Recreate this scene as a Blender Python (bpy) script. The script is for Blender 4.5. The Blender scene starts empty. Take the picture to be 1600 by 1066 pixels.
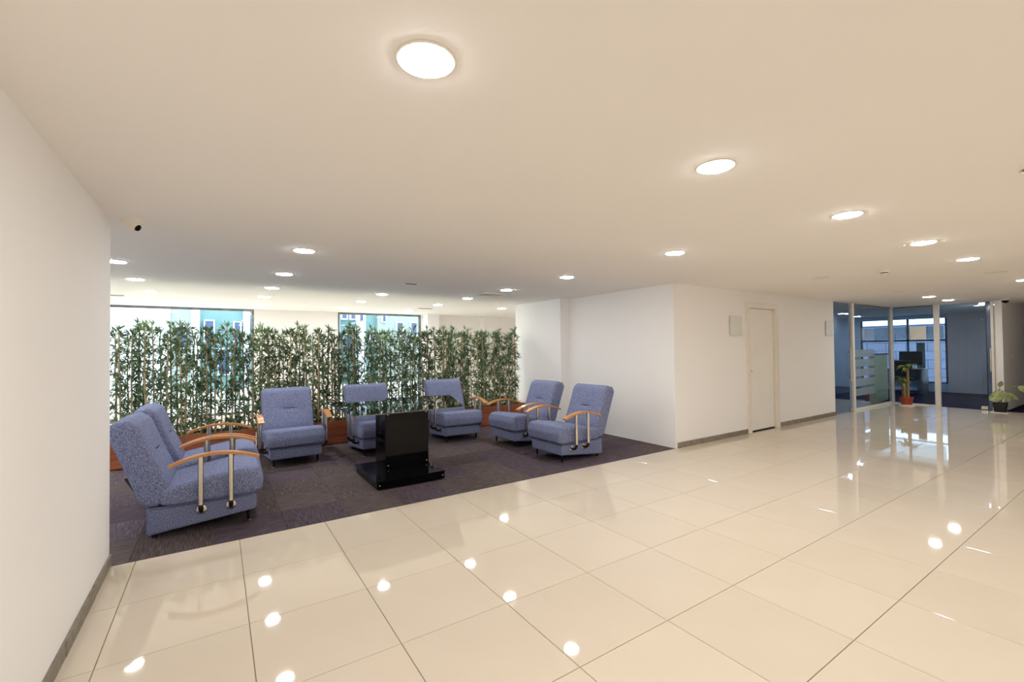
import bpy, bmesh, math, random
from mathutils import Vector, Matrix
random.seed(7)
scene = bpy.context.scene
COL = scene.collection

# ------------------------------------------------------------------ camera
F_PX, YAW, PITCH, ROLL = 699.05, .5823, .0167, -.0110
CAM_H, H = 1.4587, 2.3714
cyw, syw = math.cos(YAW), math.sin(YAW)
R0 = Vector((cyw, -syw, 0)); F0 = Vector((syw, cyw, 0)); U0 = Vector((0, 0, 1))
FW = F0 * math.cos(PITCH) + U0 * math.sin(PITCH)
UP = U0 * math.cos(PITCH) - F0 * math.sin(PITCH)
RC = R0 * math.cos(ROLL) + UP * math.sin(ROLL)
UC = UP * math.cos(ROLL) - R0 * math.sin(ROLL)
cam = bpy.data.cameras.new('camera'); cam.sensor_width = 36; cam.lens = F_PX / 1600 * 36
cam.clip_start = .05; cam.clip_end = 300
camo = bpy.data.objects.new('camera', cam); COL.objects.link(camo)
m = Matrix((RC, UC, -FW)).transposed().to_4x4(); m.translation = (0, 0, CAM_H)
camo.matrix_world = m
scene.camera = camo

# ------------------------------------------------------------------ sky / exposure
w = bpy.data.worlds.new('sky'); scene.world = w; w.use_nodes = True
bg = w.node_tree.nodes['Background']
bg.inputs['Color'].default_value = (.86, .94, 1.0, 1); bg.inputs['Strength'].default_value = 4.4
LAMP = 130.0                      # radiance of the downlight diffusers
LAMP_COL = (1.0, 1.0, .99)
scene.view_settings.view_transform = 'Standard'
scene.view_settings.look = 'None'
scene.view_settings.gamma = 1
scene.view_settings.use_curve_mapping = False
scene.view_settings.exposure = 0.2
scene.cycles.use_denoising = True
scene.cycles.max_bounces = 12; scene.cycles.diffuse_bounces = 9
scene.cycles.glossy_bounces = 5; scene.cycles.transparent_max_bounces = 16
scene.cycles.transmission_bounces = 8
scene.cycles.sample_clamp_indirect = 6
scene.cycles.use_light_tree = True

# ------------------------------------------------------------------ materials
MATS = {}
def srgb(r, g, b):
    def f(c):
        c /= 255
        return c / 12.92 if c <= .04045 else ((c + .055) / 1.055) ** 2.4
    return (f(r), f(g), f(b), 1)
def mat(name, col, rough=.6, metal=0, spec=.5, noise=0, nscale=20, bump=0, bscale=200, col2=None, coat=0, ior=None, stretch=None, emit=0, objrand=0):
    if name in MATS: return MATS[name]
    M = bpy.data.materials.new(name); M.use_nodes = True; MATS[name] = M
    nt = M.node_tree; P = nt.nodes['Principled BSDF']
    P.inputs['Base Color'].default_value = col; P.inputs['Roughness'].default_value = rough
    P.inputs['Metallic'].default_value = metal; P.inputs['Specular IOR Level'].default_value = spec
    P.inputs['Coat Weight'].default_value = coat; P.inputs['Coat Roughness'].default_value = .05
    if ior: P.inputs['IOR'].default_value = ior
    if emit:
        P.inputs['Emission Color'].default_value = col; P.inputs['Emission Strength'].default_value = emit
    tc = nt.nodes.new('ShaderNodeTexCoord'); vec = tc.outputs['Object']
    if stretch:
        mp = nt.nodes.new('ShaderNodeMapping'); mp.inputs['Scale'].default_value = stretch
        nt.links.new(vec, mp.inputs['Vector']); vec = mp.outputs['Vector']
    if noise:
        n = nt.nodes.new('ShaderNodeTexNoise'); n.inputs['Scale'].default_value = nscale; n.inputs['Detail'].default_value = 4
        nt.links.new(vec, n.inputs['Vector'])
        r = nt.nodes.new('ShaderNodeValToRGB')
        c2 = col2 or tuple(c * .6 for c in col[:3]) + (1,)
        r.color_ramp.elements[0].position = .5 - noise * .5; r.color_ramp.elements[1].position = .5 + noise * .5
        r.color_ramp.elements[0].color = c2; r.color_ramp.elements[1].color = col
        nt.links.new(n.outputs['Fac'], r.inputs['Fac'])
        out = r.outputs['Color']
        if objrand:
            oi = nt.nodes.new('ShaderNodeObjectInfo'); hs = nt.nodes.new('ShaderNodeHueSaturation')
            mr = nt.nodes.new('ShaderNodeMapRange'); mr.inputs['To Min'].default_value = 1 - objrand; mr.inputs['To Max'].default_value = 1 + objrand
            nt.links.new(oi.outputs['Random'], mr.inputs['Value']); nt.links.new(mr.outputs['Result'], hs.inputs['Value'])
            nt.links.new(out, hs.inputs['Color']); out = hs.outputs['Color']
        nt.links.new(out, P.inputs['Base Color'])
    if bump:
        n2 = nt.nodes.new('ShaderNodeTexNoise'); n2.inputs['Scale'].default_value = bscale; n2.inputs['Detail'].default_value = 3
        nt.links.new(vec, n2.inputs['Vector'])
        b = nt.nodes.new('ShaderNodeBump'); b.inputs['Strength'].default_value = bump; b.inputs['Distance'].default_value = .004
        nt.links.new(n2.outputs['Fac'], b.inputs['Height']); nt.links.new(b.outputs['Normal'], P.inputs['Normal'])
    return M
def glass(name, tint, refl=1.45, rough=0.0, frost=0, frostcol=(.8, .85, .85, 1)):
    M = bpy.data.materials.new(name); M.use_nodes = True; MATS[name] = M
    nt = M.node_tree; nt.nodes.remove(nt.nodes['Principled BSDF'])
    out = nt.nodes['Material Output']
    tr = nt.nodes.new('ShaderNodeBsdfTransparent'); tr.inputs['Color'].default_value = tint
    gl = nt.nodes.new('ShaderNodeBsdfGlossy'); gl.inputs['Roughness'].default_value = rough
    fr = nt.nodes.new('ShaderNodeFresnel'); fr.inputs['IOR'].default_value = refl
    mx = nt.nodes.new('ShaderNodeMixShader')
    body = tr.outputs[0]
    if frost:
        df = nt.nodes.new('ShaderNodeBsdfDiffuse'); df.inputs['Color'].default_value = frostcol
        tl = nt.nodes.new('ShaderNodeBsdfTranslucent'); tl.inputs['Color'].default_value = frostcol
        a = nt.nodes.new('ShaderNodeMixShader'); a.inputs[0].default_value = .5
        nt.links.new(df.outputs[0], a.inputs[1]); nt.links.new(tl.outputs[0], a.inputs[2])
        b = nt.nodes.new('ShaderNodeMixShader'); b.inputs[0].default_value = frost
        nt.links.new(tr.outputs[0], b.inputs[1]); nt.links.new(a.outputs[0], b.inputs[2]); body = b.outputs[0]
    ge = nt.nodes.new('ShaderNodeNewGeometry'); mm = nt.nodes.new('ShaderNodeMath'); mm.operation = 'MULTIPLY_ADD'   # reflect at the outer face only
    mm.inputs[1].default_value = -1; mm.inputs[2].default_value = 1; nt.links.new(ge.outputs['Backfacing'], mm.inputs[0])
    m2 = nt.nodes.new('ShaderNodeMath'); m2.operation = 'MULTIPLY'; nt.links.new(fr.outputs[0], m2.inputs[0]); nt.links.new(mm.outputs[0], m2.inputs[1])
    nt.links.new(m2.outputs[0], mx.inputs[0]); nt.links.new(body, mx.inputs[1]); nt.links.new(gl.outputs[0], mx.inputs[2])
    nt.links.new(mx.outputs[0], out.inputs['Surface'])
    return M
def leafmat(name, col, col2):
    M = mat(name, col, rough=.45, noise=.5, nscale=9, col2=col2, objrand=.25)
    nt = M.node_tree; P = nt.nodes['Principled BSDF']; out = nt.nodes['Material Output']
    tl = nt.nodes.new('ShaderNodeBsdfTranslucent'); mx = nt.nodes.new('ShaderNodeMixShader'); mx.inputs[0].default_value = .25
    src = P.inputs['Base Color'].links[0].from_socket
    nt.links.new(src, tl.inputs['Color'])
    nt.links.new(P.outputs[0], mx.inputs[1]); nt.links.new(tl.outputs[0], mx.inputs[2]); nt.links.new(mx.outputs[0], out.inputs['Surface'])
    return M

W_WALL = mat('white_paint', srgb(243, 241, 240), .7, noise=.6, nscale=1.2, col2=srgb(240, 238, 236), bump=.03, bscale=90)
W_CEIL = mat('ceiling_paint', srgb(244, 241, 238), .85, noise=.6, nscale=.8, col2=srgb(241, 238, 234))
TILE = mat('cream_tile', srgb(217, 205, 187), .035, spec=.5, noise=.7, nscale=2.2, col2=srgb(212, 199, 180), objrand=.02)
GROUT = mat('grout', srgb(150, 138, 118), .8)
STONE = mat('skirting_stone', srgb(150, 142, 128), .5, noise=.5, nscale=22, col2=srgb(112, 104, 92), objrand=.12)
FABRIC = mat('blue_fabric', srgb(148, 155, 184), .95, spec=.15, noise=.3, nscale=150, col2=srgb(74, 82, 120), bump=.6, bscale=200)
CREASE_SHADE = mat('crease_shade_fabric', srgb(52, 56, 80), .95, spec=.1, noise=.3, nscale=120)  # dark tone standing in for shade in the backrest fold
CHROME = mat('satin_chrome', srgb(225, 218, 205), .18, metal=1, noise=.4, nscale=4, col2=srgb(205, 198, 186))
STEEL = mat('dark_steel', srgb(58, 58, 64), .3, metal=.9, noise=.3, nscale=30)
BLACKP = mat('black_plastic', srgb(20, 20, 22), .4, noise=.3, nscale=30)
WOOD = mat('beech_armrest', srgb(205, 144, 84), .3, noise=.6, nscale=5, col2=srgb(178, 114, 58), stretch=(2, 40, 40), coat=.3)
PLANK = mat('red_brown_plank', srgb(176, 98, 62), .5, noise=.7, nscale=3, col2=srgb(124, 62, 40), stretch=(2, 30, 30), objrand=.12)
SOIL = mat('soil', srgb(70, 58, 44), .9, noise=.5, nscale=50, col2=srgb(40, 32, 26))
CANE = mat('cane', srgb(200, 178, 134), .5, noise=.6, nscale=14, col2=srgb(142, 120, 82), stretch=(1, 1, 3), objrand=.2)
LEAF = leafmat('bamboo_leaf', srgb(138, 158, 112), srgb(48, 82, 62))
PALML = leafmat('palm_leaf', srgb(178, 186, 100), srgb(96, 122, 58))
DIEFL = leafmat('spotted_leaf', srgb(196, 200, 140), srgb(96, 122, 66))
BLACKG = mat('black_gloss', srgb(8, 8, 10), .05, spec=.2, noise=.3, nscale=5, col2=srgb(5, 5, 7))
BLACKT = mat('black_mirror_glass', srgb(12, 13, 15), .015, noise=.3, nscale=3, col2=srgb(9, 9, 11), ior=2.6, spec=.5)
FRAMEW = mat('cream_metal', srgb(236, 230, 220), .35, noise=.3, nscale=8, col2=srgb(231, 224, 213))
DOORM = mat('door_laminate', srgb(240, 237, 231), .5, noise=.5, nscale=3, col2=srgb(236, 233, 226))
NAVY = mat('navy_carpet', srgb(34, 38, 66), .95, spec=.1, noise=.5, nscale=90, col2=srgb(22, 25, 46))
GREYP = mat('grey_panel', srgb(216, 208, 208), .7, noise=.4, nscale=2, col2=srgb(208, 200, 201))
OFFW = mat('office_blue_wall', srgb(176, 196, 214), .8, noise=.4, nscale=2, col2=srgb(166, 187, 206))
GREENG = mat('pale_green_glass', srgb(236, 238, 196), .2, noise=.4, nscale=3, col2=srgb(226, 230, 184))
PAPER = mat('cream_paper', srgb(248, 243, 232), .8, noise=.3, nscale=6, col2=srgb(243, 238, 226))
TERRA = mat('terracotta', srgb(176, 74, 44), .6, noise=.5, nscale=14, col2=srgb(150, 58, 34))
TRUNK = mat('palm_trunk', srgb(170, 140, 100), .8, noise=.5, nscale=18, col2=srgb(112, 90, 62), stretch=(1, 1, 4), bump=.6, bscale=60)
WHITEP = mat('white_plastic', srgb(236, 230, 220), .4, noise=.3, nscale=10, col2=srgb(230, 224, 214))
PLATE = mat('frosted_sign_plate', srgb(230, 231, 222), .25, noise=.3, nscale=5, col2=srgb(224, 226, 216))
GREYV = mat('grey_grille', srgb(128, 122, 114), .6, noise=.4, nscale=20)
TEAL = mat('teal_render', srgb(112, 148, 150), .8, noise=.4, nscale=2, col2=srgb(105, 141, 144))
PALEB = mat('pale_render', srgb(146, 158, 153), .8, noise=.4, nscale=2, col2=srgb(140, 152, 148))
BLUEW = mat('blue_pane', srgb(50, 80, 116), .15, noise=.4, nscale=2, col2=srgb(44, 72, 108))
WHITEB = mat('white_block', srgb(226, 230, 238), .8, noise=.4, nscale=3, col2=srgb(214, 219, 230), objrand=.03)
GROUND = mat('outside_paving', srgb(196, 194, 188), .9, noise=.5, nscale=3, col2=srgb(180, 178, 172))
MARBLE = mat('pale_lounge_tile', srgb(232, 224, 210), .12, noise=.5, nscale=2, col2=srgb(226, 217, 202))
GLASSC = glass('clear_pane', (.93, .97, .97, 1))
GLASSB = glass('blue_tinted_pane', (.74, .84, .94, 1), 1.5)
FROST = glass('frosted_film', (.75, .82, .86, 1), 1.4, .2, .55, (.62, .72, .76, 1))
GREYF = mat('grey_aluminium', srgb(128, 130, 134), .4, metal=.5, noise=.3, nscale=10)
LAMPM = bpy.data.materials.new('lamp_diffuser'); LAMPM.use_nodes = True
_p = LAMPM.node_tree.nodes['Principled BSDF']; _p.inputs['Base Color'].default_value = (.9, .9, .9, 1)
_p.inputs['Emission Color'].default_value = LAMP_COL + (1,); _p.inputs['Emission Strength'].default_value = LAMP
# carpet tile: ribbed pile, turned a quarter on every other tile, brown to violet
CARPET = []
for k in range(4):
    hi, lo = ((srgb(112, 99, 108), srgb(52, 44, 51)), (srgb(113, 101, 100), srgb(55, 47, 48)))[k // 2]
    CARPET.append(mat(('violet_pile_lengthways', 'violet_pile_crossways', 'brown_pile_lengthways', 'brown_pile_crossways')[k], hi, .95, spec=.1, noise=.45, nscale=5,
            col2=lo, stretch=((1.6, 26, 1), (26, 1.6, 1))[k % 2], bump=.6, bscale=40, objrand=.2))

# ------------------------------------------------------------------ mesh helpers
class MB:
    def __init__(s): s.v = []; s.f = []
    def add(s, vs, fs):
        o = len(s.v); s.v += [tuple(x) for x in vs]; s.f += [tuple(i + o for i in q) for q in fs]; return s
    def box(s, x0, x1, y0, y1, z0, z1, b=0):
        if b <= 0:
            vs = [(x, y, z) for z in (z0, z1) for y in (y0, y1) for x in (x0, x1)]
            return s.add(vs, [(0, 2, 3, 1), (4, 5, 7, 6), (0, 1, 5, 4), (2, 6, 7, 3), (0, 4, 6, 2), (1, 3, 7, 5)])
        bm = bmesh.new(); bmesh.ops.create_cube(bm, size=1)
        for v in bm.verts: v.co = Vector(((x0 + x1) / 2 + v.co.x * (x1 - x0), (y0 + y1) / 2 + v.co.y * (y1 - y0), (z0 + z1) / 2 + v.co.z * (z1 - z0)))
        bmesh.ops.bevel(bm, geom=bm.edges[:], offset=b, segments=2, affect='EDGES', profile=.5)
        bm.verts.index_update()
        s.add([v.co for v in bm.verts], [[v.index for v in f.verts] for f in bm.faces]); bm.free(); return s
    def prism(s, poly, z0, z1):
        n = len(poly)
        return s.add([(x, y, z0) for x, y in poly] + [(x, y, z1) for x, y in poly],
                     [tuple(range(n))[::-1], tuple(range(n, 2 * n))] + [(i, (i + 1) % n, n + (i + 1) % n, n + i) for i in range(n)])
    def lathe(s, prof, n=20, c=(0, 0, 0), axis='z'):
        vs = []
        for r, z in prof:
            for k in range(n):
                a = 2 * math.pi * k / n; p = (r * math.cos(a), r * math.sin(a), z)
                if axis == 'y': p = (p[0], p[2], p[1])
                if axis == 'x': p = (p[2], p[0], p[1])
                vs.append((p[0] + c[0], p[1] + c[1], p[2] + c[2]))
        fs = [(i * n + k, i * n + (k + 1) % n, (i + 1) * n + (k + 1) % n, (i + 1) * n + k) for i in range(len(prof) - 1) for k in range(n)]
        if prof[0][0] > 1e-6: fs.append(tuple(range(n))[::-1])
        if prof[-1][0] > 1e-6: fs.append(tuple((len(prof) - 1) * n + k for k in range(n)))
        return s.add(vs, fs)
    def tube(s, path, r, n=10):
        P = [Vector(p) for p in path]; R = r if isinstance(r, (list, tuple)) else [r] * len(P)
        vs = []; prev = None
        for i, p in enumerate(P):
            t = (P[min(i + 1, len(P) - 1)] - P[max(i - 1, 0)]).normalized()
            if prev is None:
                a = Vector((0, 0, 1)) if abs(t.z) < .9 else Vector((1, 0, 0)); u = t.cross(a).normalized()
            else: u = (prev - t * prev.dot(t)).normalized()
            prev = u; v = t.cross(u)
            for k in range(n):
                q = 2 * math.pi * k / n; vs.append(p + (u * math.cos(q) + v * math.sin(q)) * R[i])
        fs = [(i * n + k, i * n + (k + 1) % n, (i + 1) * n + (k + 1) % n, (i + 1) * n + k) for i in range(len(P) - 1) for k in range(n)]
        fs += [tuple(range(n))[::-1], tuple((len(P) - 1) * n + k for k in range(n))]
        return s.add(vs, fs)
    def strip(s, path, wdir, hw, th):
        """a flat board following a path: half width hw along wdir, thickness th"""
        P = [Vector(p) for p in path]; W = Vector(wdir); vs = []
        for i, p in enumerate(P):
            t = (P[min(i + 1, len(P) - 1)] - P[max(i - 1, 0)]).normalized(); nrm = t.cross(W).normalized()
            if nrm.z < 0: nrm = -nrm
            for a, b in ((-1, -1), (1, -1), (1, 1), (-1, 1)): vs.append(p + W * hw * a + nrm * th / 2 * b)
        n = 4
        fs = [(i * n + k, i * n + (k + 1) % n, (i + 1) * n + (k + 1) % n, (i + 1) * n + k) for i in range(len(P) - 1) for k in range(n)]
        fs += [(3, 2, 1, 0), tuple((len(P) - 1) * n + k for k in range(n))]
        return s.add(vs, fs)
    def mesh(s, name, m, smooth=False):
        me = bpy.data.meshes.new(name); me.from_pydata(s.v, [], s.f); me.materials.append(m)
        bm = bmesh.new(); bm.from_mesh(me); bmesh.ops.recalc_face_normals(bm, faces=bm.faces); bm.to_mesh(me); bm.free()
        if smooth:
            me.polygons.foreach_set('use_smooth', [True] * len(me.polygons))
            try: me.set_sharp_from_angle(angle=math.radians(40))
            except Exception: pass
        me.update(); return me
    def build(s, name, m, parent=None, smooth=False, loc=None): return link(name, s.mesh(name, m, smooth), parent, loc)
def link(name, me, parent=None, loc=None):
    o = bpy.data.objects.new(name, me); COL.objects.link(o)
    if parent: o.parent = parent
    if loc: o.location = loc
    return o
def tag(o, label=None, cat=None, group=None, kind=None):
    if label: o['label'] = label
    if cat: o['category'] = cat
    if group: o['group'] = group
    if kind: o['kind'] = kind
    return o
def thing(name, label, cat, loc=(0, 0, 0), rz=0, group=None):
    o = bpy.data.objects.new(name, None); COL.objects.link(o); o.empty_display_size = .1
    o.location = loc; o.rotation_euler = (0, 0, rz); return tag(o, label, cat, group)
def copy_tree(o, parent=None):
    c = o.copy(); COL.objects.link(c); c.parent = parent
    for ch in list(o.children): copy_tree(ch, c)
    return c
def B(*a, **k): return MB().box(*a, **k)
def struct(name, mb, m, label=None, parent=None):
    o = mb.build(name, m, parent); o['kind'] = 'structure'
    if label: o['label'] = label
    return o

# ------------------------------------------------------------------ the room shell
T = .62; GX, GY = 1.2309, 2.525
YW = 4.09; XL = -.6189; XR = 5.48; XE = 10.71; XG = 14.0; YB = -3.40; YF = 11.2
X_LW = -4.6                       # hidden end of the lounge, behind the left wall
COLY, COLX = 6.38, 5.27           # pier at the lounge's right wall
floor = struct('floor', B(XL - .1, XG, YB - .1, YW, -.16, -.005), GROUT, 'hall floor of large glossy cream tiles')
xs = [XL] + [(i + GX) * T for i in range(-2, 22)] ; xs = [x for x in xs if x < XG - .05] + [XG]
ys = [YB] + [(j + GY) * T for j in range(-7, 4)] + [YW]
ys = [y for y in ys if y >= YB]
tcache = {}
for i in range(len(xs) - 1):
    for j in range(len(ys) - 1):
        g = .0022; wx = round(xs[i + 1] - xs[i] - 2 * g, 3); wy = round(ys[j + 1] - ys[j] - 2 * g, 3)
        if wx < .02 or wy < .02: continue
        if (wx, wy) not in tcache:
            b = .0012; mb = MB()
            a, c = wx / 2, wy / 2
            ring = lambda p, q, z: [(-p, -q, z), (p, -q, z), (p, q, z), (-p, q, z)]
            mb.add(ring(a, c, -.0045) + ring(a, c, -.0012) + ring(a - b, c - b, 0),
                   [(8, 9, 10, 11)] + [(r * 4 + k, r * 4 + (k + 1) % 4, r * 4 + 4 + (k + 1) % 4, r * 4 + 4 + k) for r in (0, 1) for k in range(4)])
            tcache[(wx, wy)] = mb.mesh('tile', TILE)
        link('tile', tcache[(wx, wy)], floor, ((xs[i] + xs[i + 1]) / 2, (ys[j] + ys[j + 1]) / 2, 0))
struct('floor_lounge', B(X_LW - .1, COLX + 3.2, 7.72, YF + .1, -.16, -.001), MARBLE, 'pale tiled floor beyond the bamboo planters')
struct('floor_office', B(XG, 20, .5, 8.5, -.16, -.001), NAVY, 'navy carpet floor beyond the glass front')
struct('floor_office_side', B(XE - .2, XG, YW, 8.5, -.16, -.001), mat('grey_office_floor', srgb(120, 108, 100), .5, noise=.4, nscale=4), 'grey floor inside the office behind the left panes')
struct('ceiling', MB().box(X_LW - .1, 20.2, YB - .1, YF + .2, H, H + .12), W_CEIL, 'flat white plaster ceiling with recessed lights')
struct('wall_left', B(XL - .16, XL, YB, YW + .015, 0, H), W_WALL, 'white wall at the left edge with stone skirting')
struct('wall_lounge_back', B(X_LW, XL - .16, YW - .14, YW + .01, 0, H), W_WALL)
struct('wall_lounge_left', B(X_LW - .1, X_LW, YW - .14, YF, 0, H), W_WALL)
struct('wall_lounge_right', B(XR, XR + .12, YW + .14, COLY, -.02, H), W_WALL, 'white side wall beside the armchairs')
struct('wall_pier', B(COLX, XR + .12, COLY, 7.86, -.02, H), W_WALL, 'white pier behind the right end of the bamboo')
struct('wall_back', B(XL - .1, XG, YB - .1, YB, 0, H), W_WALL)
struct('wall_corridor_end', B(XG, XG + .1, YB, .5, 0, H), W_WALL)
struct('wall_corridor_side', B(XG, 20, .4, .5, 0, H), W_WALL)
struct('wall_corridor_far', B(20, 20.1, .4, 2.34, 0, H), W_WALL)
struct('wall_corridor', B(XG + .03, 20, 2.22, 2.34, 0, H), W_WALL, 'white corridor wall with a switch beside the potted plant')
# right hall wall with the door opening
DX0, DX1, DZ = 7.47, 8.29, 2.10
rw = MB(); rw.box(XR, DX0 - .03, YW, YW + .14, 0, H); rw.box(DX1 + .03, XE, YW, YW + .14, 0, H); rw.box(DX0 - .03, DX1 + .03, YW, YW + .14, DZ + .03, H)
struct('wall_right', rw, W_WALL, 'long white hall wall with a plain door')
struct('floor_leak_stop', B(XR + .12, XE - .12, YW + .14, 7.7, -.16, -.05), GROUT)  # unseen slab added to close the light leak under the door
struct('wall_office_left', B(XE - .12, XE, YW + .14, 8.5, 0, H), OFFW)
struct('wall_office_back', B(XE, 18.4, 8.4, 8.5, 0, H), OFFW)
# far lounge wall with two window openings
WIN = [(-4.2, .665), (2.404, 4.50)]
fw = MB(); cuts = [X_LW, WIN[0][0], WIN[0][1], WIN[1][0], WIN[1][1], COLX + 3.2]
for a, b in ((0, 1), (2, 3), (4, 5)): fw.box(cuts[a], cuts[b], YF, YF + .2, -.02, H)
for a, b in WIN: fw.box(a, b, YF, YF + .2, -.02, .12)
struct('wall_far', fw, W_WALL, 'white far wall between the windows behind the bamboo')
struct('wall_far_pier', B(4.54, 4.86, YF - .35, YF, -.001, H), W_WALL)
struct('wall_far_box', B(6.29, COLX + 3.2, YF - .2, YF, -.001, H), W_WALL)
struct('wall_lounge_far_right', B(COLX + 3.2, COLX + 3.3, 7.8, YF + .2, 0, H), W_WALL)
struct('wall_lounge_inner', B(XR + .12, COLX + 3.2, 7.76, 7.86, 0, H), W_WALL)
for k, (a, b) in enumerate(WIN):
    fr = MB(); t = .045
    fr.box(a, b, YF + .02, YF + .09, .12, .12 + t); fr.box(a, b, YF + .02, YF + .09, H - t, H - .001); fr.box(a, a + t, YF + .02, YF + .09, .12 + t, H - t); fr.box(b - t, b, YF + .02, YF + .09, .12 + t, H - t)
    wo = struct('window_%d' % (k + 1), fr, GREYF, ('tall window at the left behind the bamboo', 'narrower window at centre behind the bamboo')[k])
    n = 2 if k == 0 else 1
    for q in range(n):
        p0 = a + t + (b - a - 2 * t) * q / n; p1 = a + t + (b - a - 2 * t) * (q + 1) / n
        B(p0 + .002, p1 - .002, YF + .045, YF + .06, .12 + t, H - t).build('pane', GLASSC, wo)
        if q: B(p0 - .015, p0 + .015, YF + .035, YF + .07, .12 + t, H - t).build('mullion', GREYF, wo)

# skirting stones
def skirting(name, label, a, b, axis, c, out, step=.6, h=.075):
    root = bpy.data.objects.new(name, None); COL.objects.link(root); root['kind'] = 'structure'; root['label'] = label
    x = a; i = 0
    while x < b - .01:
        e = min(x + step, b); d = .012 + (.002 if i % 2 else 0)
        lo, hi = (c, c + d) if out > 0 else (c - d, c)
        if axis == 'x': B(x + .002, e - .002, lo, hi, 0, h + (.002 if i % 3 == 0 else 0)).build('skirting_stone', STONE, root)
        else: B(lo, hi, x + .002, e - .002, 0, h + (.002 if i % 3 == 0 else 0)).build('skirting_stone', STONE, root)
        x = e; i += 1
skirting('baseboard_left', 'grey stone skirting along the left wall', .0, YW + .012, 'y', XL, 1)
skirting('baseboard_right', 'grey stone skirting left of the door', XR + .04, DX0 - .11, 'x', YW, -1)
skirting('baseboard_right_end', 'grey stone skirting right of the door', DX1 + .14, XE, 'x', YW, -1)

# door in the right wall
d = bpy.data.objects.new('door_1', None); COL.objects.link(d); d['kind'] = 'structure'; d['label'] = 'plain off-white flush door in the hall wall'
d.location = ((DX0 + DX1) / 2, YW, 0); hx = (DX1 - DX0) / 2
for s in (-1, 1): B(min(s * hx, s * (hx + .11)), max(s * hx, s * (hx + .11)), -.028, .16, .0, DZ, b=.004).build('door_jamb', FRAMEW, d)
B(-hx - .11, hx + .11, -.028, .16, DZ, DZ + .09, b=.004).build('door_head', FRAMEW, d)
leaf = B(-hx + .006, hx - .006, .02, .06, .022, DZ - .006, b=.003).build('door_leaf', DOORM, d)
lk = MB(); lk.lathe([(.018, -.006), (.018, .0), (.006, .0)], 14, (-hx + .08, .02, 1.03), 'y'); lk.build('lock_cylinder', CHROME, leaf, True)
B(-hx, hx, .0, .14, -.05, .002).build('threshold', BLACKP, d); B(-hx, hx, .03, .06, .002, .0215).build('gap_shade', BLACKP, leaf)  # black strip stands in for shade in the gap; threshold stops a light leak

# ------------------------------------------------------------------ lounge carpet: loose-laid carpet tiles
carpet = thing('carpet', 'dark brown-violet carpet of square tiles under the armchairs', 'carpet')
B(X_LW, XR, YW, 7.72, -.02, -.006).build('carpet_backing', mat('carpet_backing', srgb(40, 34, 38), .9, noise=.3), carpet)
ccache = {}; CT = .5
nx = int((XR + 1.2) / CT) + 1; ny = 8
for i in range(nx):
    for j in range(ny):
        x0 = XR - (i + 1) * CT; x1 = x0 + CT; y0_ = YW + j * CT; y1_ = min(y0_ + CT, 7.72); k = (i + j) % 2 + 2 * (random.random() < .4)
        if y1_ - y0_ < .05: continue
        if y0_ > 6.35: x1 = min(x1, COLX - .002)
        elif y1_ > 6.38: y1_ = y1_
        if x1 - x0 < .02: continue
        key = (round(x1 - x0, 3), round(y1_ - y0_, 3), k)
        if key not in ccache: ccache[key] = B(-key[0] / 2 + .001, key[0] / 2 - .001, -key[1] / 2 + .001, key[1] / 2 - .001, -.006, .0).mesh('carpet_tile', CARPET[k])
        link('carpet_tile', ccache[key], carpet, ((x0 + x1) / 2, (y0_ + y1_) / 2, random.uniform(-.0009, -.0001)))

# ------------------------------------------------------------------ ceiling lights
dl0 = thing('downlight', '', 'downlight')
MB().lathe([(.086, -.0005), (.096, -.0005), (.097, -.003), (.092, -.005), (.087, -.005), (.086, -.0005)], 28).build('trim_ring', WHITEP, dl0, True)
MB().lathe([(.0855, -.003), (.080, -.008), (.055, -.011), (0, -.013)], 20).build('diffuser', LAMPM, dl0, True)
ORD = ['first', 'second', 'third', 'fourth', 'fifth', 'sixth', 'seventh']
used = [False]
def downlight(x, y, label, group):
    o = dl0 if not used[0] else copy_tree(dl0); used[0] = True
    o.location = (x, y, H); tag(o, label, 'downlight', group)
hall = [.55, 2.11, 3.69, 5.31, 6.77, 9.78]
names = ['largest round recessed downlight, nearest the camera', 'second round downlight of the long hall row, right of the largest',
         'third round downlight of the long hall row', 'fourth round downlight of the long hall row',
         'fifth round downlight of the long hall row', 'round downlight of the hall row at the right photo edge']
for x, n in zip(hall, names): downlight(x, 1.31, n, 'hall downlights')
downlight(3.715, 2.745, 'round downlight over the tiles before the white side wall', 'hall downlights')
downlight(11.5, 2.78, 'left one of two small downlights before the glass office', 'hall downlights')
downlight(12.75, 2.78, 'right one of two small downlights before the glass office', 'hall downlights')
cols = {-.85: ([5.88, 7.2, 8.6, 9.95], 'leftmost lounge row beside the left wall'),
        .66: ([4.43, 5.89, 7.28, 8.55, 10.0], 'lounge row above the left armchairs'),
        2.25: ([7.28, 8.53, 9.97], 'middle lounge row beyond the table'),
        3.76: ([4.41, 5.85, 7.15, 8.45, 10.1], 'lounge row above the right armchairs')}
for x, (yy, t) in cols.items():
    for k, y in enumerate(yy): downlight(x, y, '%s round downlight, counted from the camera, of the %s' % (ORD[k], t), 'lounge downlights')
downlight(5.4, 8.6, 'small round downlight right of all lounge rows, beside the pier', 'lounge downlights')
for (x, y, t) in ((14.1, 6.9, 'leftmost back'), (15.8, 6.9, 'rightmost back'), (15.4, 5.5, 'nearest'), (17.2, 5.9, 'window-side'), (15.2, 2.6, 'door-side')):  # fill lamps added to brighten the office interior
    downlight(x, y, '%s added fill downlight inside the glass-fronted office' % t, 'added office downlights')
for x in (-2.4, -3.9):  # unseen lamps added to lift the light in the lounge
    for y in (4.8, 5.9, 7.2, 8.6): downlight(x, y, 'added round downlight brightening the lounge, unseen behind the left wall', 'added lounge downlights behind the left wall')
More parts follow.
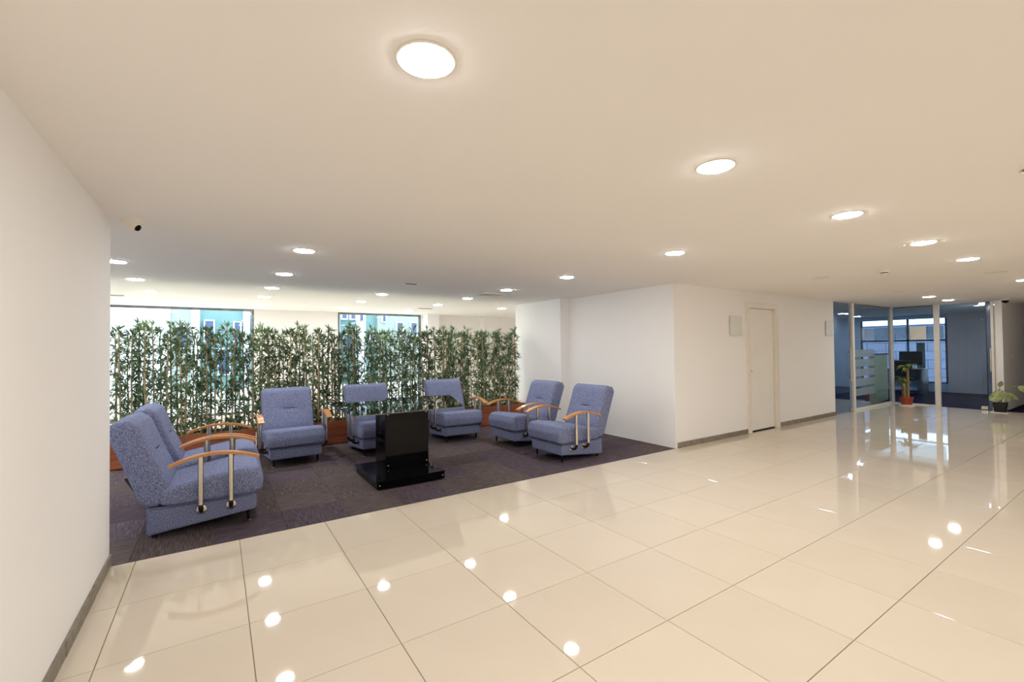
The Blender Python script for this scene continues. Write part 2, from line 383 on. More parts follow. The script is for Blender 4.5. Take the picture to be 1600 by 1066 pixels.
for x, y in ((.55, -.2), (.55, -1.7), (2.11, -1.7), (3.69, -1.7), (5.31, -1.7), (6.77, -1.7), (9.78, -1.7)):  # out-of-view lamps added to brighten the hall
    downlight(x, y, 'added round downlight brightening the hall, unseen behind the camera', 'added hall downlights behind the camera')

def vent(x, y, lx, ly, label, n=4):
    o = thing('ceiling_vent', label, 'vent', (x, y, H))
    fr = MB(); t = .018
    fr.box(-lx, lx, -ly, -ly + t, -.008, 0); fr.box(-lx, lx, ly - t, ly, -.008, 0); fr.box(-lx, -lx + t, -ly + t, ly - t, -.008, 0); fr.box(lx - t, lx, -ly + t, ly - t, -.008, 0)
    fr.build('frame', WHITEP, o); B(-lx + t, lx - t, -ly + t, ly - t, -.002, -.0005).build('duct_mouth', GREYV, o)
    for k in range(n):
        yy = -ly + t + (2 * ly - 2 * t) * (k + .5) / n
        MB().add([(-lx + t, yy - .006, -.002), (lx - t, yy - .006, -.002), (lx - t, yy + .006, -.007), (-lx + t, yy + .006, -.007),
                  (-lx + t, yy - .006, -.003), (lx - t, yy - .006, -.003), (lx - t, yy + .006, -.008), (-lx + t, yy + .006, -.008)],
                 [(0, 1, 2, 3), (4, 7, 6, 5), (0, 4, 5, 1), (2, 6, 7, 3), (0, 3, 7, 4), (1, 5, 6, 2)]).build('slat', WHITEP if n > 4 else GREYV, o)
vent(2.23, 5.9, .10, .07, 'small grey slotted vent in the ceiling above the table')
vent(3.86, 9.35, .18, .08, 'grey slotted vent near the far wall above the bamboo')
vent(3.82, 6.45, .22, .16, 'wide white louvred vent in the lounge ceiling at right', 7)
vent(-1.39, 9.33, .16, .08, 'grey slotted vent beside the left wall edge')
def cover(x, y, label):
    o = thing('ceiling_speaker', label, 'speaker', (x, y, H))
    MB().lathe([(.105, 0), (.105, -.004), (.1, -.006), (.092, -.006), (.09, -.003), (.09, 0)], 28).build('rim', WHITEP, o, True)
    MB().lathe([(0, -.004), (.09, -.003), (.09, -.001), (0, -.001)], 28).build('grille', WHITEP, o, True)
cover(6.83, 2.74, 'flat round speaker cover in the ceiling before the door')
cover(9.9, 2.78, 'flat round speaker cover in the ceiling near the glass office')
cover(8.33, 1.36, 'flat round speaker cover within the long hall downlight row')
def detector(x, y, label):
    o = thing('smoke_detector', label, 'detector', (x, y, H))
    MB().lathe([(.055, 0), (.055, -.012), (.05, -.018), (0, -.018)], 24).build('base', WHITEP, o, True)
    MB().lathe([(.036, -.018), (.036, -.03), (0, -.03)], 20).build('sensor_slots', BLACKP, o, True)
    MB().lathe([(.044, -.03), (.042, -.042), (.02, -.05), (0, -.05)], 24).build('cap', WHITEP, o, True)
detector(6.95, 2.09, 'small smoke detector on the hall ceiling with dark slots')
detector(3.50, .43, 'white smoke detector at the right photo edge on the ceiling')
def dome(x, y, z, ang, label, blackball=False, s=1.0):
    o = thing('security_camera', label, 'camera', (x, y, z), ang)
    MB().lathe([(.062 * s, 0), (.062 * s, -.012 * s), (.056 * s, -.02 * s), (.05 * s, -.022 * s)], 24).build('base', WHITEP, o, True)
    b = MB(); b.lathe([(.05 * s * math.cos(a), -.02 * s - .055 * s * math.sin(a)) for a in [k * math.pi / 16 for k in range(9)]], 24)
    b.build('dome', BLACKP if blackball else WHITEP, o, True)
    l = MB().lathe([(0, .012), (.012, .011), (.021, .006), (.024, 0), (.024, -.02), (0, -.02)], 18).build('lens', BLACKG, o, True)
    l.scale = (s, s, s); l.location = (.035 * s, 0, -.052 * s); l.rotation_euler = (0, math.radians(122), 0)
dome(-.49, 4.0, H, math.radians(-25), 'white dome security camera with a black lens by the left wall')
dome(13.72, 2.12, H, math.radians(200), 'small black dome security camera by the glass front', True, 1.1)

# ------------------------------------------------------------------ armchairs
def loft(profile, hw, r, ang=0, steps=5):
    """closed side profile (y forward, z up) lofted over x with rounded side edges; ang = tilt of the cushion's long axis"""
    n = len(profile); ca, sa = math.cos(ang), math.sin(ang)
    loc = [(p[0] * ca + p[1] * sa, -p[0] * sa + p[1] * ca) for p in profile]
    u0, u1 = min(p[0] for p in loc), max(p[0] for p in loc); v0, v1 = min(p[1] for p in loc), max(p[1] for p in loc)
    uc, vc, hu, hv = (u0 + u1) / 2, (v0 + v1) / 2, (u1 - u0) / 2, (v1 - v0) / 2
    def inset(d):
        out = []
        for u, v in loc:
            a = uc + (u - uc) * (1 - d / hu); b = vc + (v - vc) * (1 - d / hv); out.append((a * ca - b * sa, a * sa + b * ca))
        return out
    st = [(-hw + r - r * math.sin(math.pi / 2 * k / steps), r - r * math.cos(math.pi / 2 * k / steps)) for k in range(steps, -1, -1)]
    xs_ = st + [(-hw * f, 0) for f in (.55, .3, .12)] + [(0, 0)] + [(hw * f, 0) for f in (.12, .3, .55)] + [(-x, d) for x, d in reversed(st)]
    vs = []
    for x, d_ in xs_: vs += [(x, a, b) for a, b in inset(d_)]
    m_ = len(xs_); mb = MB()
    mb.add(vs, [(i * n + k, i * n + (k + 1) % n, (i + 1) * n + (k + 1) % n, (i + 1) * n + k) for i in range(m_ - 1) for k in range(n)] + [tuple(range(n)), tuple((m_ - 1) * n + k for k in range(n))[::-1]])
    return mb
def smooth_poly(pts, it=2, sub=2):
    """dense rounded closed polygon (corner cutting) from corner points"""
    P = [Vector(p) for p in pts]
    Q = []
    for i in range(len(P)):
        a, b = P[i], P[(i + 1) % len(P)]
        for k in range(sub): Q.append(a.lerp(b, k / sub))
    for _ in range(it):
        N = []
        for i in range(len(Q)):
            a, b = Q[i], Q[(i + 1) % len(Q)]; N += [a * .75 + b * .25, a * .25 + b * .75]
        Q = N
    return [(p.x, p.y) for p in Q]
def make_chair():
    c = thing('armchair', '', 'armchair')
    # upholstered base, underside rising towards the front
    b = MB(); hw = .30
    bm = bmesh.new(); bmesh.ops.create_cube(bm, size=1)
    for v in bm.verts:
        f = v.co.y > 0; t = v.co.z > 0
        v.co = Vector((v.co.x * 2 * hw, .372 if f else -.375, .24 if t else (.108 if f else .03)))
    bmesh.ops.bevel(bm, geom=bm.edges[:], offset=.014, segments=2, affect='EDGES'); bm.verts.index_update()
    b.add([v.co for v in bm.verts], [[v.index for v in f.verts] for f in bm.faces]); bm.free()
    b.build('base', FABRIC, c, True)
    seat = smooth_poly([(-.285, .243), (.36, .243), (.415, .27), (.425, .37), (.385, .465), (.25, .475), (-.24, .395), (-.30, .36)])
    loft(seat, .338, .045, math.radians(6)).build('seat', FABRIC, c, True)
    back = smooth_poly([(-.30, .25), (-.385, .255), (-.43, .33), (-.53, .62), (-.62, .855), (-.59, .915), (-.485, .94), (-.418, .897), (-.325, .64), (-.235, .42), (-.235, .31)])
    mb = loft(back, .318, .042, math.radians(-63))
    mb.v = [(x, y - .016 * math.exp(-((z - .665) / .022) ** 2) * math.exp(-(x / .13) ** 4) if y > -.47 + (.95 - z) * .28 else y, z) for x, y, z in mb.v]
    bk = mb.build('backrest', FABRIC, c, True)
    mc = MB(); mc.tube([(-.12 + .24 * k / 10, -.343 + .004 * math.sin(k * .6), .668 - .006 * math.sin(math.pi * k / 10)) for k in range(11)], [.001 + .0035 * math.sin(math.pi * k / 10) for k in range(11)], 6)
    mc.build('crease_shade', CREASE_SHADE, bk, True)
    for s in (-1, 1):
        k_ = MB(); k_.prism([(-.37, .25), (-.40, .25), (-.52, .48), (-.50, .49)], -.012, .012)
        k_.v = [(s * .2 + z, x, y) for x, y, z in k_.v]; k_.build('hinge_bracket', BLACKP, c)
        lg = MB(); lg.lathe([(.012, .014), (.019, .125)], 14, (s * .255, .31, 0)).build('leg', STEEL, c, True)
        MB().lathe([(.023, 0), (.023, .007), (.012, .016), (0, .016)], 14, (s * .255, .31, 0)).build('foot', CHROME, c, True)
        MB().lathe([(.02, 0), (.02, .034), (0, .034)], 12, (s * .24, -.33, 0)).build('rear_glide', BLACKP, c, True)
        # arched armrest
        n = 14; path = []
        for k in range(n + 1):
            f = -.225 + .61 * k / n; path.append((s * .397, f, .640 - .74 * (f - .085) ** 2))
        arm = MB().strip(path, (1, 0, 0), .033, .021).build('armrest', WOOD, c)
        for fpos in (.185, -.02):
            zt = .628 - .74 * (fpos - .085) ** 2
            MB().tube([(s * .392, fpos, zt), (s * .392, fpos, .24)], .0205, 14).build('post', CHROME, c, True)
            pth = [(s * .392, fpos, .242)] + [(s * (.392 - .06 * (1 - math.cos(a))), fpos, .235 - .06 * math.sin(a)) for a in [math.pi / 2 * k / 6 for k in range(7)]] + [(s * .30, fpos, .175)]
            MB().tube(pth, .017, 12).build('elbow', BLACKP, c, True)
            MB().lathe([(.036, s * .299), (.036, s * .306), (.028, s * .309), (.018, s * .309)], 20, (0, fpos, .175), 'x').build('flange', CHROME, c, True)
    return c
chair = make_chair()
FX, FNX, FNY = -math.pi / 2, math.pi / 2, math.pi
spots = [(-.08, 4.765, FX - .03, 'slate-blue armchair nearest the camera, in front at the left wall'),
         (-.055, 5.655, FX, 'slate-blue armchair half hidden behind the nearest left armchair'),
         (.835, 6.64, FNY + .02, 'slate-blue armchair facing the camera, left of the black table'),
         (1.935, 6.57, FNY + .02, 'slate-blue armchair partly hidden behind the black table pedestal'),
         (3.262, 6.725, FNY - .06, 'slate-blue armchair right of the black pedestal, back cut off by the glass top'),
         (3.955, 5.745, FNX + .04, 'slate-blue armchair facing left, farther one of the right pair'),
         (3.95, 4.68, FNX + .03, 'slate-blue armchair facing left, nearer one of the right pair by the white wall')]
for i, (x, y, a, lab) in enumerate(spots):
    o = chair if i == 0 else copy_tree(chair)
    o.location = (x, y, 0); o.rotation_euler = (0, 0, a); tag(o, lab, 'armchair', 'blue lounge armchairs')

# ------------------------------------------------------------------ black pedestal table with mirror-black glass top
tb = thing('pedestal_table', 'black gloss pedestal table with a mirror-black glass top', 'table', (1.75, 5.06, 0))
B(-.375, .38, -.42, .42, .012, .092, b=.004).build('plinth', BLACKG, tb)
B(-.39, .39, -.435, .435, .092, .102, b=.002).build('plinth_top', BLACKG, tb)
B(-.14, .36, .03, .37, .102, .788).build('column_core', BLACKG, tb)
for (x0, x1, y0_, y1_) in ((-.145, .365, .018, .03), (-.145, .365, .37, .382), (-.152, -.14, .018, .382), (.36, .372, .018, .382)):
    B(x0, x1, y0_, y1_, .104, .78, b=.0015).build('side_panel', BLACKG, tb)
for (x, z) in ((-.12, .13), (.345, .13), (-.12, .715), (.345, .715)):
    MB().lathe([(.008, .0), (.008, -.004), (0, -.006)], 10, (x, .018, z), 'y').build('screw', CHROME, tb, True)
for x in (-.35, .355): MB().lathe([(.008, .0), (.008, -.004), (0, -.006)], 10, (x, -.42, .05), 'y').build('screw', CHROME, tb, True)
poly = [(-.60, -.435), (.62, -.43), (.78, 0), (.99, .62), (1.0, .74), (.93, .86), (.80, .94), (.6, .985), (-.58, 1.0), (-.60, .98)]
MB().prism(poly, .788, .797).build('glass_top', BLACKT, tb)

# ------------------------------------------------------------------ bamboo in plank planters
edges = [-1.13, .47, 2.07, 3.67, 5.20]; PY0, PY1, PH = 7.35, 7.70, .362
plabels = ['red-brown plank planter box at the left behind the two side-on armchairs', 'red-brown plank planter box behind the armchair left of the table',
           'red-brown plank planter box behind the black table', 'red-brown plank planter box at the right end of the bamboo screen']
for k in range(4):
    a, b = edges[k] + .012, edges[k + 1] - .012; L = b - a
    p = thing('planter_box', plabels[k], 'planter', ((a + b) / 2, (PY0 + PY1) / 2, 0), 0, 'planter boxes of the bamboo screen')
    dy = (PY1 - PY0) / 2
    for q in range(3):
        z0 = .012 + q * .117; z1 = z0 + .112
        B(-L / 2, L / 2, -dy, -dy + .022, z0, z1, b=.004).build('plank', PLANK, p)
        B(-L / 2, L / 2, dy - .022, dy, z0, z1, b=.004).build('plank', PLANK, p)
        for s in (-1, 1):
            x = s * (L / 2 - .011); B(x - .011, x + .011, -dy + .023, dy - .023, z0, z1, b=.004).build('plank', PLANK, p)
    for sx in (-1, 1):
        for sy in (-1, 1):
            x = sx * (L / 2 - .043); y = sy * (dy - .043); B(x - .02, x + .02, y - .02, y + .02, 0, .35).build('corner_post', PLANK, p)
    B(-L / 2 + .023, L / 2 - .023, -dy + .024, dy - .024, .27, .315).build('soil', SOIL, p)

def leaf_verts(base, d, ln, wd):
    d = d.normalized(); side = d.cross(Vector((0, 0, 1)))
    if side.length < 1e-3: side = Vector((1, 0, 0))
    side.normalize(); side = Matrix.Rotation(random.uniform(-.9, .9), 3, d) @ side
    nrm = side.cross(d); mid = base + d * ln * .42; droop = Vector((0, 0, -1)) * ln * random.uniform(.0, .18)
    return [base, mid + side * wd / 2 + nrm * wd * .15 + droop * .3, base + d * ln + droop, mid - side * wd / 2 + nrm * wd * .15 + droop * .3]
def make_bamboo(hh):
    ca, fo = MB(), MB()
    nseg = 9; R = random.uniform(.009, .0165); wob = [random.uniform(-.006, .006) for _ in range(nseg + 1)]
    pts = []; rr = []
    for k in range(nseg + 1):
        z = .0 + (hh - .1) * k / nseg; r = R * (1 - .45 * k / nseg)
        if k: pts.append((wob[k], -wob[k], z - .012)); rr.append(r); pts.append((wob[k], -wob[k], z)); rr.append(r * 1.22)
        pts.append((wob[k], -wob[k], z + .008)); rr.append(r)
    ca.tube(pts, rr, 7)
    def fan(z, n, el0, el1, tw):
        az = random.uniform(0, 2 * math.pi); e = math.radians(random.uniform(el0, el1))
        tip = Vector((math.cos(az) * math.cos(e) * tw, math.sin(az) * math.cos(e) * tw, z + math.sin(e) * tw))
        for q in range(n):
            a2 = az + random.uniform(-1.15, 1.15); e2 = math.radians(random.uniform(el0 - 30, el1 + 10))
            d = Vector((math.cos(a2) * math.cos(e2), math.sin(a2) * math.cos(e2), math.sin(e2)))
            vs = leaf_verts(tip - d * .01, d, random.uniform(.08, .15), random.uniform(.016, .026)); fo.add(vs, [(0, 1, 2, 3)])
    z = .04
    while z < hh - .22:
        for q in range(random.choice((2, 3, 3))): fan(z, random.choice((4, 5, 6)), -35, 45, random.uniform(.02, .075))
        z += random.uniform(.05, .095)
    for q in range(5): fan(hh - random.uniform(.1, .24), 6, 0, 65, random.uniform(.03, .07))
    for q in range(8):
        a = random.uniform(0, 6.3); e = math.radians(random.uniform(48, 85)); d = Vector((math.cos(a) * math.cos(e), math.sin(a) * math.cos(e), math.sin(e)))
        fo.add(leaf_verts(Vector((0, 0, hh - .12)), d, random.uniform(.10, .15), .017), [(0, 1, 2, 3)])
    return ca.mesh('cane', CANE, True), mesh_raw(fo, 'foliage', LEAF)
def mesh_raw(mb, name, m_):
    me = bpy.data.meshes.new(name); me.from_pydata(mb.v, [], mb.f); me.materials.append(m_); me.update(); return me
variants = [make_bamboo(random.uniform(1.42, 1.62)) for _ in range(14)]
NB = 110
for k in range(NB):
    x = -1.08 + (5.06 + 1.08) * (k + random.uniform(-.3, .3)) / (NB - 1); y = random.choice((7.44, 7.52, 7.60)) + random.uniform(-.03, .03)
    ca, fo = variants[random.randrange(14)]
    for e in edges:
        if abs(x - e) < .05: x = e + .05 * (1 if x > e else -1)
    if x > 5.07 or x < -1.1: continue
    bx = max(q for q in range(4) if x >= edges[q])
    where = ('the leftmost plank planter, behind the side-on armchairs', 'the planter behind the armchair left of the table',
             'the plank planter behind the black table', 'the rightmost plank planter, beside the white pier')[bx]
    o = thing('bamboo_plant', 'slender leafy bamboo cane in ' + where, 'bamboo', (x, y, .31), random.uniform(0, 6.28), 'bamboo canes in ' + where)
    o.rotation_euler = (random.uniform(-.022, .022), random.uniform(-.03, .03), random.uniform(0, 6.28))
    link('cane', ca, o); link('foliage', fo, o)['kind'] = 'stuff'

# ------------------------------------------------------------------ wall plates, switch
def plate(x0, x1, z0, z1, label):
    o = thing('sign_plate', label, 'sign', ((x0 + x1) / 2, YW, (z0 + z1) / 2)); a = (x1 - x0) / 2; c = (z1 - z0) / 2
    B(-a, a, -.02, -.014, -c, c, b=.0015).build('panel', PLATE, o)
    for sx in (-1, 1):
        for sz in (-1, 1): MB().lathe([(.007, -.023), (.007, 0)], 10, (sx * (a - .025), 0, sz * (c - .025)), 'y').build('standoff', CHROME, o, True)
plate(6.88, 7.225, 1.63, 1.945, 'blank pale green plate on the wall left of the door')
plate(10.31, 10.62, 1.645, 1.955, 'blank pale plate on the wall beside the glass office')
o = thing('light_switch', 'small white switch plate on the corridor wall', 'switch', (14.93, 2.22, 1.17))
B(-.042, .042, -.01, 0, -.042, .042, b=.003).build('switch_plate', WHITEP, o); B(-.02, .02, -.015, -.01, -.03, .03, b=.002).build('rocker', WHITEP, o)

# ------------------------------------------------------------------ glass office front
gp = thing('glass_partition', 'corner glazing of the office with cream metal posts', 'partition', (XG, YW, 0))
ox, oy = XG, YW
def G(x0, x1, y0_, y1_, z0, z1, name, m_, par=gp, **k): return B(x0 - ox, x1 - ox, y0_ - oy, y1_ - oy, z0, z1, **k).build(name, m_, par)
for a, b in ((11.60, 11.70), (13.93, 14.03)): G(a, b, YW - .02, YW + .06, 0, H - .001, 'post', FRAMEW)
G(13.97, 14.05, 3.215, 3.31, 0, H - .001, 'post', FRAMEW); G(13.97, 14.05, 2.345, 2.385, 0, H - .001, 'post', FRAMEW)
for a, b in ((11.70, 13.93),):
    G(a, b, YW, YW + .04, H - .03, H - .001, 'top_rail', GREYF); G(a, b, YW, YW + .04, 0, .05, 'bottom_rail', FRAMEW)
    pn = G(a, b, YW + .012, YW + .024, .05, H - .03, 'pane', GLASSB)
    for q in range(5): G(a + .02, 12.88, YW + .009, YW + .0115, .32 + q * .215, .32 + q * .215 + .165, 'frosted_strip', FROST)
G(14.0, 14.03, 3.31, YW - .02, 0, .03, 'bottom_rail', FRAMEW); G(14.0, 14.03, 3.31, YW - .02, H - .03, H - .001, 'top_rail', GREYF)
G(14.01, 14.022, 3.31, YW - .02, .03, H - .03, 'pane', GLASSB)
def gdoor(name, label, x0, x1, y0_, y1_, handle):
    d_ = thing(name, label, 'door', ((x0 + x1) / 2, (y0_ + y1_) / 2, 0)); cx, cy = (x0 + x1) / 2, (y0_ + y1_) / 2
    B(x0 - cx, x1 - cx, y0_ - cy, y1_ - cy, .012, H - .012, b=.001).build('pane', GLASSB, d_)
    return d_, cx, cy
d1, cx, cy = gdoor('glass_door', 'frameless glass door left of the first post, with a bar handle', XE + .02, 11.59, YW + .012, YW + .024, 0)
for z0, z1 in ((.012, .08), (H - .08, H - .012)): B(.32, .425, -.016, .016, z0, z1, b=.004).build('patch_fitting', CHROME, d1)
MB().tube([(.28, -.05, .66), (.28, -.05, 1.38)], .014, 12).build('handle', CHROME, d1, True)
for z in (.75, 1.29): MB().tube([(.28, -.05, z), (.28, .0, z)], .008, 8).build('handle_mount', CHROME, d1, True)
d2, cx, cy = gdoor('glass_door', 'wide frameless glass door before the grey office panel', 14.005, 14.017, 2.46, 3.21, 0)
B(-.012, .012, -.385, -.372, .012, H - .012).build('edge_seal', BLACKP, d2)
for z0, z1 in ((.012, .08), (H - .08, H - .012)): B(-.016, .016, -.375, -.27, z0, z1, b=.004).build('patch_fitting', CHROME, d2)
sl = thing('glass_sidelight', 'narrow bluish glass strip at the right end of the office front', 'pane', (14.01, 2.42, 0))
B(-.006, .006, -.033, .033, .005, H - .005).build('pane', mat('blue_mirror_strip', srgb(92, 112, 146), .12, noise=.3, nscale=2), sl)
MB().tube([(-.05, -.02, .85), (-.05, -.02, 1.35)], .013, 12).build('handle', CHROME, sl, True)
for z in (.92, 1.28): MB().tube([(-.05, -.02, z), (.0, -.02, z)], .007, 8).build('handle_mount', CHROME, sl, True)
pp = thing('paper_notice', 'blank cream notice sheet on the office glass above the palm', 'notice', (14.004, 3.60, 1.72))
B(-.004, .0, -.15, .15, -.158, .158, b=.0012).build('sheet', PAPER, pp); 
for s in (-1, 1): B(-.006, -.004, s * .13 - .02, s * .13 + .02, .14, .165).build('tape', PAPER, pp)

# office interior
oc = thing('reception_counter', 'tall pale green glass counter behind the first office pane', 'counter', (14.15, 4.75, 0))
for q in range(5): B(-.31, .55, -.35, -.335, .03 + q * .232, .03 + q * .232 + .224, b=.003).build('front_strip', GREENG, oc)
B(-.31, .55, -.333, -.22, .0, 1.17).build('body', GREENG, oc); B(-.33, .57, -.38, -.18, 1.19, 1.225, b=.004).build('counter_top', GREYF, oc)
for x in (-.25, .5): B(x - .02, x + .02, -.30, -.26, 1.17, 1.19).build('spacer', CHROME, oc)
struct('wall_office_grey', B(18.30, 18.4, 2.34, 4.03, 0, H), GREYP, 'large grey panel wall inside the office')
ow = MB(); ow.box(18.3, 18.4, 4.03, 8.4, 0, .25); ow.box(18.3, 18.4, 4.03, 8.4, 2.24, H); ow.box(18.3, 18.4, 6.2, 8.4, .25, 2.24)
struct('wall_office_window', ow, OFFW)
wn = MB()
for y in (4.03, 4.93, 6.15): wn.box(18.31, 18.37, y, y + .05, .25, 2.24)
wn.box(18.31, 18.37, 4.08, 6.15, 1.54, 1.60); wn.box(18.31, 18.37, 4.08, 6.15, .25, .30)
wo = struct('window_3', wn, mat('navy_frame', srgb(62, 76, 104), .5, noise=.3), 'office window seen through the glass front')
for a, b in ((4.08, 4.93), (4.98, 6.15)): B(18.335, 18.345, a, b, .30, 2.24).build('pane', GLASSC, wo)
bl = thing('window_blind', 'grey-green slatted blind half lowered in the office window', 'blind', (18.26, 5.05, 0))
for q in range(9): B(-.012, .012, -.95, 1.05, 1.63 + q * .042, 1.655 + q * .042).build('slat', mat('blind_slat', srgb(120, 138, 132), .6, noise=.3), bl)
cu = thing('vertical_curtain', 'pale green pleated curtain at the office window', 'curtain', (18.2, 4.62, 0))
cm = MB(); pts = [(.02 * math.sin(k * 1.3), -.1 + .2 * k / 24) for k in range(25)]
cm.add([(x, y, .004) for x, y in pts] + [(x, y, 1.5) for x, y in pts] + [(x + .006, y, .004) for x, y in pts] + [(x + .006, y, 1.5) for x, y in pts],
       [(k, k + 1, 26 + k, 25 + k) for k in range(24)] + [(51 + k, 50 + k, 75 + k, 76 + k) for k in range(24)])
cm.build('cloth', mat('green_cloth', srgb(150, 174, 168), .8, noise=.3, nscale=30), cu, True)
tvp = thing('office_desk', 'dark office desk with a black screen behind the palm', 'desk', (17.4, 4.75, 0))
B(-.3, .3, -.45, .7, .70, .735, b=.004).build('desk_top', GREYF, tvp)
for s in (-.4, .65): B(-.28, .28, s - .015, s + .015, 0, .70).build('leg_panel', GREYF, tvp)
B(.26, .28, -.385, .635, .15, .70).build('modesty_panel', OFFW, tvp)
mo = thing('computer_monitor', 'black computer monitor on the office desk behind the palm', 'monitor', (17.4, 4.72, .735))
B(-.02, .02, -.34, .2, .1, .5, b=.006).build('screen', BLACKP, mo); B(-.015, .015, -.1, -.04, .01, .1).build('stand', BLACKP, mo); B(-.09, .09, -.17, .03, 0, .012, b=.003).build('foot', BLACKP, mo)
ch = thing('office_chair', 'black office chair behind the palm inside the office', 'chair', (16.75, 4.66, 0), math.radians(180))
B(-.25, .25, -.25, .25, .42, .50, b=.03).build('seat', BLACKP, ch); B(.2, .27, -.24, .24, .52, 1.0, b=.03).build('backrest', BLACKP, ch)
MB().tube([(0, 0, .1), (0, 0, .42)], .03, 10).build('column', STEEL, ch); 
for q in range(5):
    a = q * 2 * math.pi / 5; MB().tube([(0, 0, .1), (.26 * math.cos(a), .26 * math.sin(a), .05)], [.025, .015], 8).build('base_arm', STEEL, ch)
    MB().lathe([(.0, .0), (.02, .01), (.024, .025), (.02, .04), (0, .05)], 10, (.26 * math.cos(a), .26 * math.sin(a), 0)).build('caster', BLACKP, ch)

# ------------------------------------------------------------------ potted plants
def arch_leaf(ln, wd, droop, n=6):
    mb = MB(); vs = []
    for k in range(n + 1):
        t = k / n; x = ln * t * (1 - .18 * t * droop); z = ln * (.55 * t - droop * t * t); w_ = wd * math.sin(math.pi * min(1, .12 + .88 * t)) ** .8 if k < n else 0.001
        vs += [(x, -w_ / 2, z + .12 * w_), (x, 0, z), (x, w_ / 2, z + .12 * w_)]
    return mb.add(vs, [f for k in range(n) for f in ((3 * k, 3 * k + 1, 3 * k + 4, 3 * k + 3), (3 * k + 1, 3 * k + 2, 3 * k + 5, 3 * k + 4))])
pl = thing('potted_palm', 'potted dracaena palm with thick trunks in a terracotta pot', 'plant', (13.66, 3.745, 0))
MB().lathe([(.13, .0), (.15, .0), (.155, .025), (.14, .03), (.13, .03)], 24).build('saucer', WHITEP, pl, True)
MB().lathe([(0, .02), (.098, .02), (.115, .16), (.128, .165), (.128, .205), (.115, .205), (.112, .18), (0, .18)], 24).build('pot', TERRA, pl, True)
MB().lathe([(0, .186), (.11, .186), (.11, .176)], 20).build('soil', SOIL, pl)
crowns = [((-.02, -.035), .72, 1.0), ((.01, .06), .42, .8), ((-.045, .02), .36, .55)]
for i, ((dx, dy), hh, sz) in enumerate(crowns):
    MB().tube([(dx, dy, .17), (dx * 1.1, dy * 1.1, .17 + hh * .5), (dx * 1.15, dy * 1.15, .17 + hh)], [.03, .027, .024], 12).build('trunk', TRUNK, pl, True)
    for q in range(20 if i == 0 else 13):
        lm = mesh_raw(arch_leaf(random.uniform(.22, .29) * sz, .058 * sz + .01, random.uniform(.55, 1.15)), 'leaf', PALML); lm.polygons.foreach_set('use_smooth', [True] * len(lm.polygons))
        l = link('leaf', lm, pl, (dx * 1.15, dy * 1.15, .16 + hh + random.uniform(-.02, .03))); l.rotation_euler = (random.uniform(-.3, .3), random.uniform(-.75, .15), q * 2.4 + random.uniform(-.3, .3))
df = thing('potted_dieffenbachia', 'broad spotted-leaf plant in a black square pot by the corridor', 'plant', (13.72, 2.235, 0))
B(-.13, .13, -.13, .13, 0, .014, b=.004).build('saucer', WHITEP, df)
pm = MB(); a, b = .078, .10
pm.add([(-a, -a, .014), (a, -a, .014), (a, a, .014), (-a, a, .014), (-b, -b, .215), (b, -b, .215), (b, b, .215), (-b, b, .215), (-b + .01, -b + .01, .215), (b - .01, -b + .01, .215), (b - .01, b - .01, .215), (-b + .01, b - .01, .215), (-b + .012, -b + .012, .19), (b - .012, -b + .012, .19), (b - .012, b - .012, .19), (-b + .012, b - .012, .19)],
       [(3, 2, 1, 0), (12, 13, 14, 15)] + [(r * 4 + k, r * 4 + (k + 1) % 4, r * 4 + 4 + (k + 1) % 4, r * 4 + 4 + k) for r in range(3) for k in range(4)])
pm.build('pot', BLACKP, df); B(-.085, .085, -.085, .085, .185, .198).build('soil', SOIL, df)
# stems and broad leaves: base of the blade, direction of its tip, length, width
lv = [((-.05, .02, .47), (-.25, .05, -1), .27, .17), ((-.05, -.05, .46), (-.3, -.5, -1), .25, .11), ((-.02, -.26, .57), (-.15, -.75, -.5), .27, .13),
      ((.0, .0, .54), (0, -.25, 1), .13, .085), ((.0, .05, .40), (-.1, .5, -.6), .17, .10), ((.0, -.09, .42), (.0, -.7, -.5), .22, .10), ((-.06, .06, .36), (-.5, .3, -.5), .16, .10)]
for (sx, sy, sz), tip, ln, wd in lv:
    MB().tube([(0, 0, .19), (sx * .25, sy * .3, .19 + (sz - .19) * .72), (sx * .7, sy * .75, sz + .015), (sx, sy, sz)], [.011, .008, .006, .004], 8).build('stem', mat('green_stem', srgb(150, 162, 96), .6, noise=.3, nscale=20), df, True)
    ax = Vector(tip).normalized(); nz = Vector((-1, -.15, .45)); nz = (nz - ax * nz.dot(ax)).normalized(); ay = nz.cross(ax)
    mb = MB(); n = 8
    for k in range(n + 1):
        t = k / n; w_ = wd * (math.sin(math.pi * t ** .8) ** .75 if 0 < k < n else .01); bend = -.18 * ln * (t - .15) ** 2
        for e in (-1, -.5, 0, .5, 1): mb.v.append(tuple(ax * ln * t + ay * w_ / 2 * e + nz * (bend + .12 * w_ * abs(e))))
    mb.f = [(5 * k + e, 5 * k + e + 1, 5 * k + e + 6, 5 * k + e + 5) for k in range(n) for e in range(4)]
    lm = mesh_raw(mb, 'leaf', DIEFL); lm.polygons.foreach_set('use_smooth', [True] * len(lm.polygons))
    link('leaf', lm, df, (sx, sy, sz))

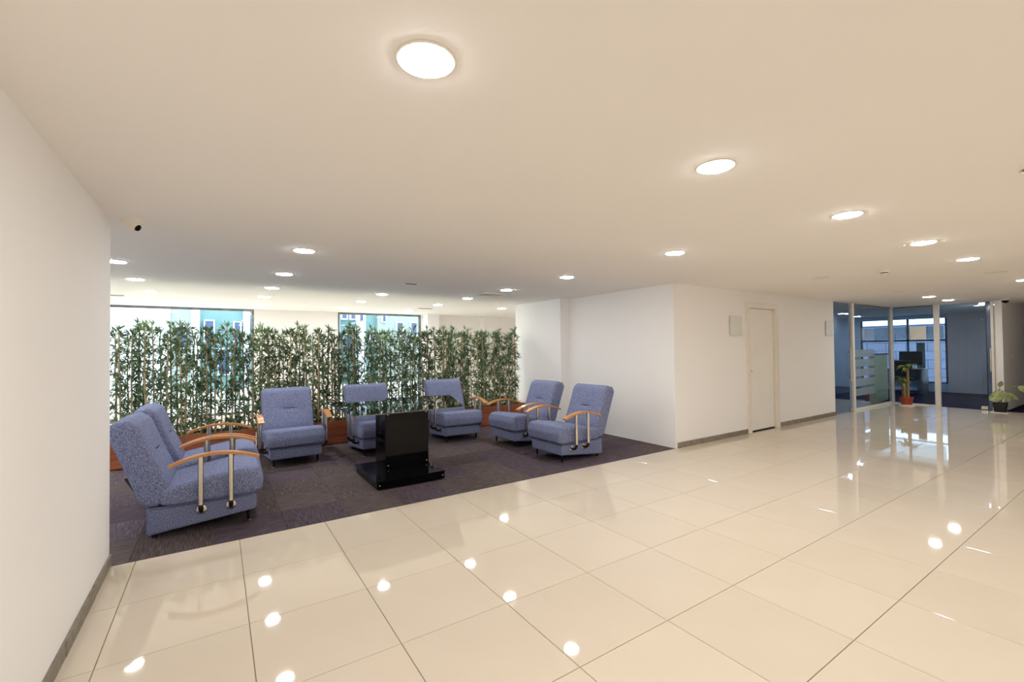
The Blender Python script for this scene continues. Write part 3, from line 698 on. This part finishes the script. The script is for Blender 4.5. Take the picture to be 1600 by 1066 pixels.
# ------------------------------------------------------------------ outside
struct('ground_outside', B(-30, 60, YF + .2, 60, -.5, -.3), GROUND, 'pale paving outside the windows')
struct('ground_outside_right', B(18.4, 60, -20, YF + .2, -.5, -.3), GROUND)
bd = thing('apartment_building', 'teal and white building outside behind the far windows', 'building', (3, 24, -.3))
def BB(x0, x1, z0, z1, d0, d1, name, m_, par=bd): return B(x0 - 3, x1 - 3, d0, d1, z0 + .3, z1 + .3).build(name, m_, par)
BB(-14, 15, -.3, 7, .35, 6, 'wall', TEAL)
for a, b in ((-14, -1.69), (1.0, 1.26), (6.1, 6.55), (5.0, 5.25)): BB(a, b, -.3, 7, .0, .35, 'pilaster', WHITEB)
BB(-1.69, -.975, -.3, 7, .1, .35, 'pale_bay', PALEB); BB(-.975, -.655, -.3, 7, .0, .35, 'pilaster', WHITEB); BB(7.2, 15, -.3, 7, .08, .35, 'pale_bay', PALEB)
for (a, b, z0, z1) in ((-.5, -.1, 1.9, 2.88), (.6, .92, 1.9, 2.84), (5.3, 5.62, 3.05, 3.6), (5.75, 6.05, 3.05, 3.6), (6.2, 6.45, 2.9, 3.6), (7.4, 7.65, 2.95, 3.4), (6.75, 7.05, 1.9, 2.5), (8.2, 8.6, 2.2, 3.0), (9.0, 9.4, 2.2, 3.0), (-1.5, -1.1, 1.6, 2.6), (1.45, 1.75, 2.0, 3.0), (5.4, 5.9, 1.3, 2.3), (.0, .5, .4, 1.6)):
    wq = BB(a, b, z0, z1, -.06, .36, 'window', WHITEB); BB(a + .05, b - .05, z0 + .05, z1 - .05, -.07, -.05, 'window_pane', BLUEW, wq)
bw = thing('block_wall', 'white block building outside the office window', 'building', (25, 6.5, -.3))
B(.012, 3, -3.2, 5.0, 0, 2.6).build('mortar', mat('mortar', srgb(84, 92, 112), .9, noise=.3), bw)
bcache = B(-.1, .012, -.343, .343, -.173, .173).mesh('block', mat('grey_block', srgb(112, 118, 138), .8, noise=.4, nscale=3, col2=srgb(104, 110, 132), objrand=.05))
for r in range(7):
    for q in range(12):
        y = -3.2 + .35 + q * .7 - (.35 if r % 2 else 0)
        if y > 4.8 or y < -3: continue
        link('block', bcache, bw, (.0, y, .19 + r * .36))
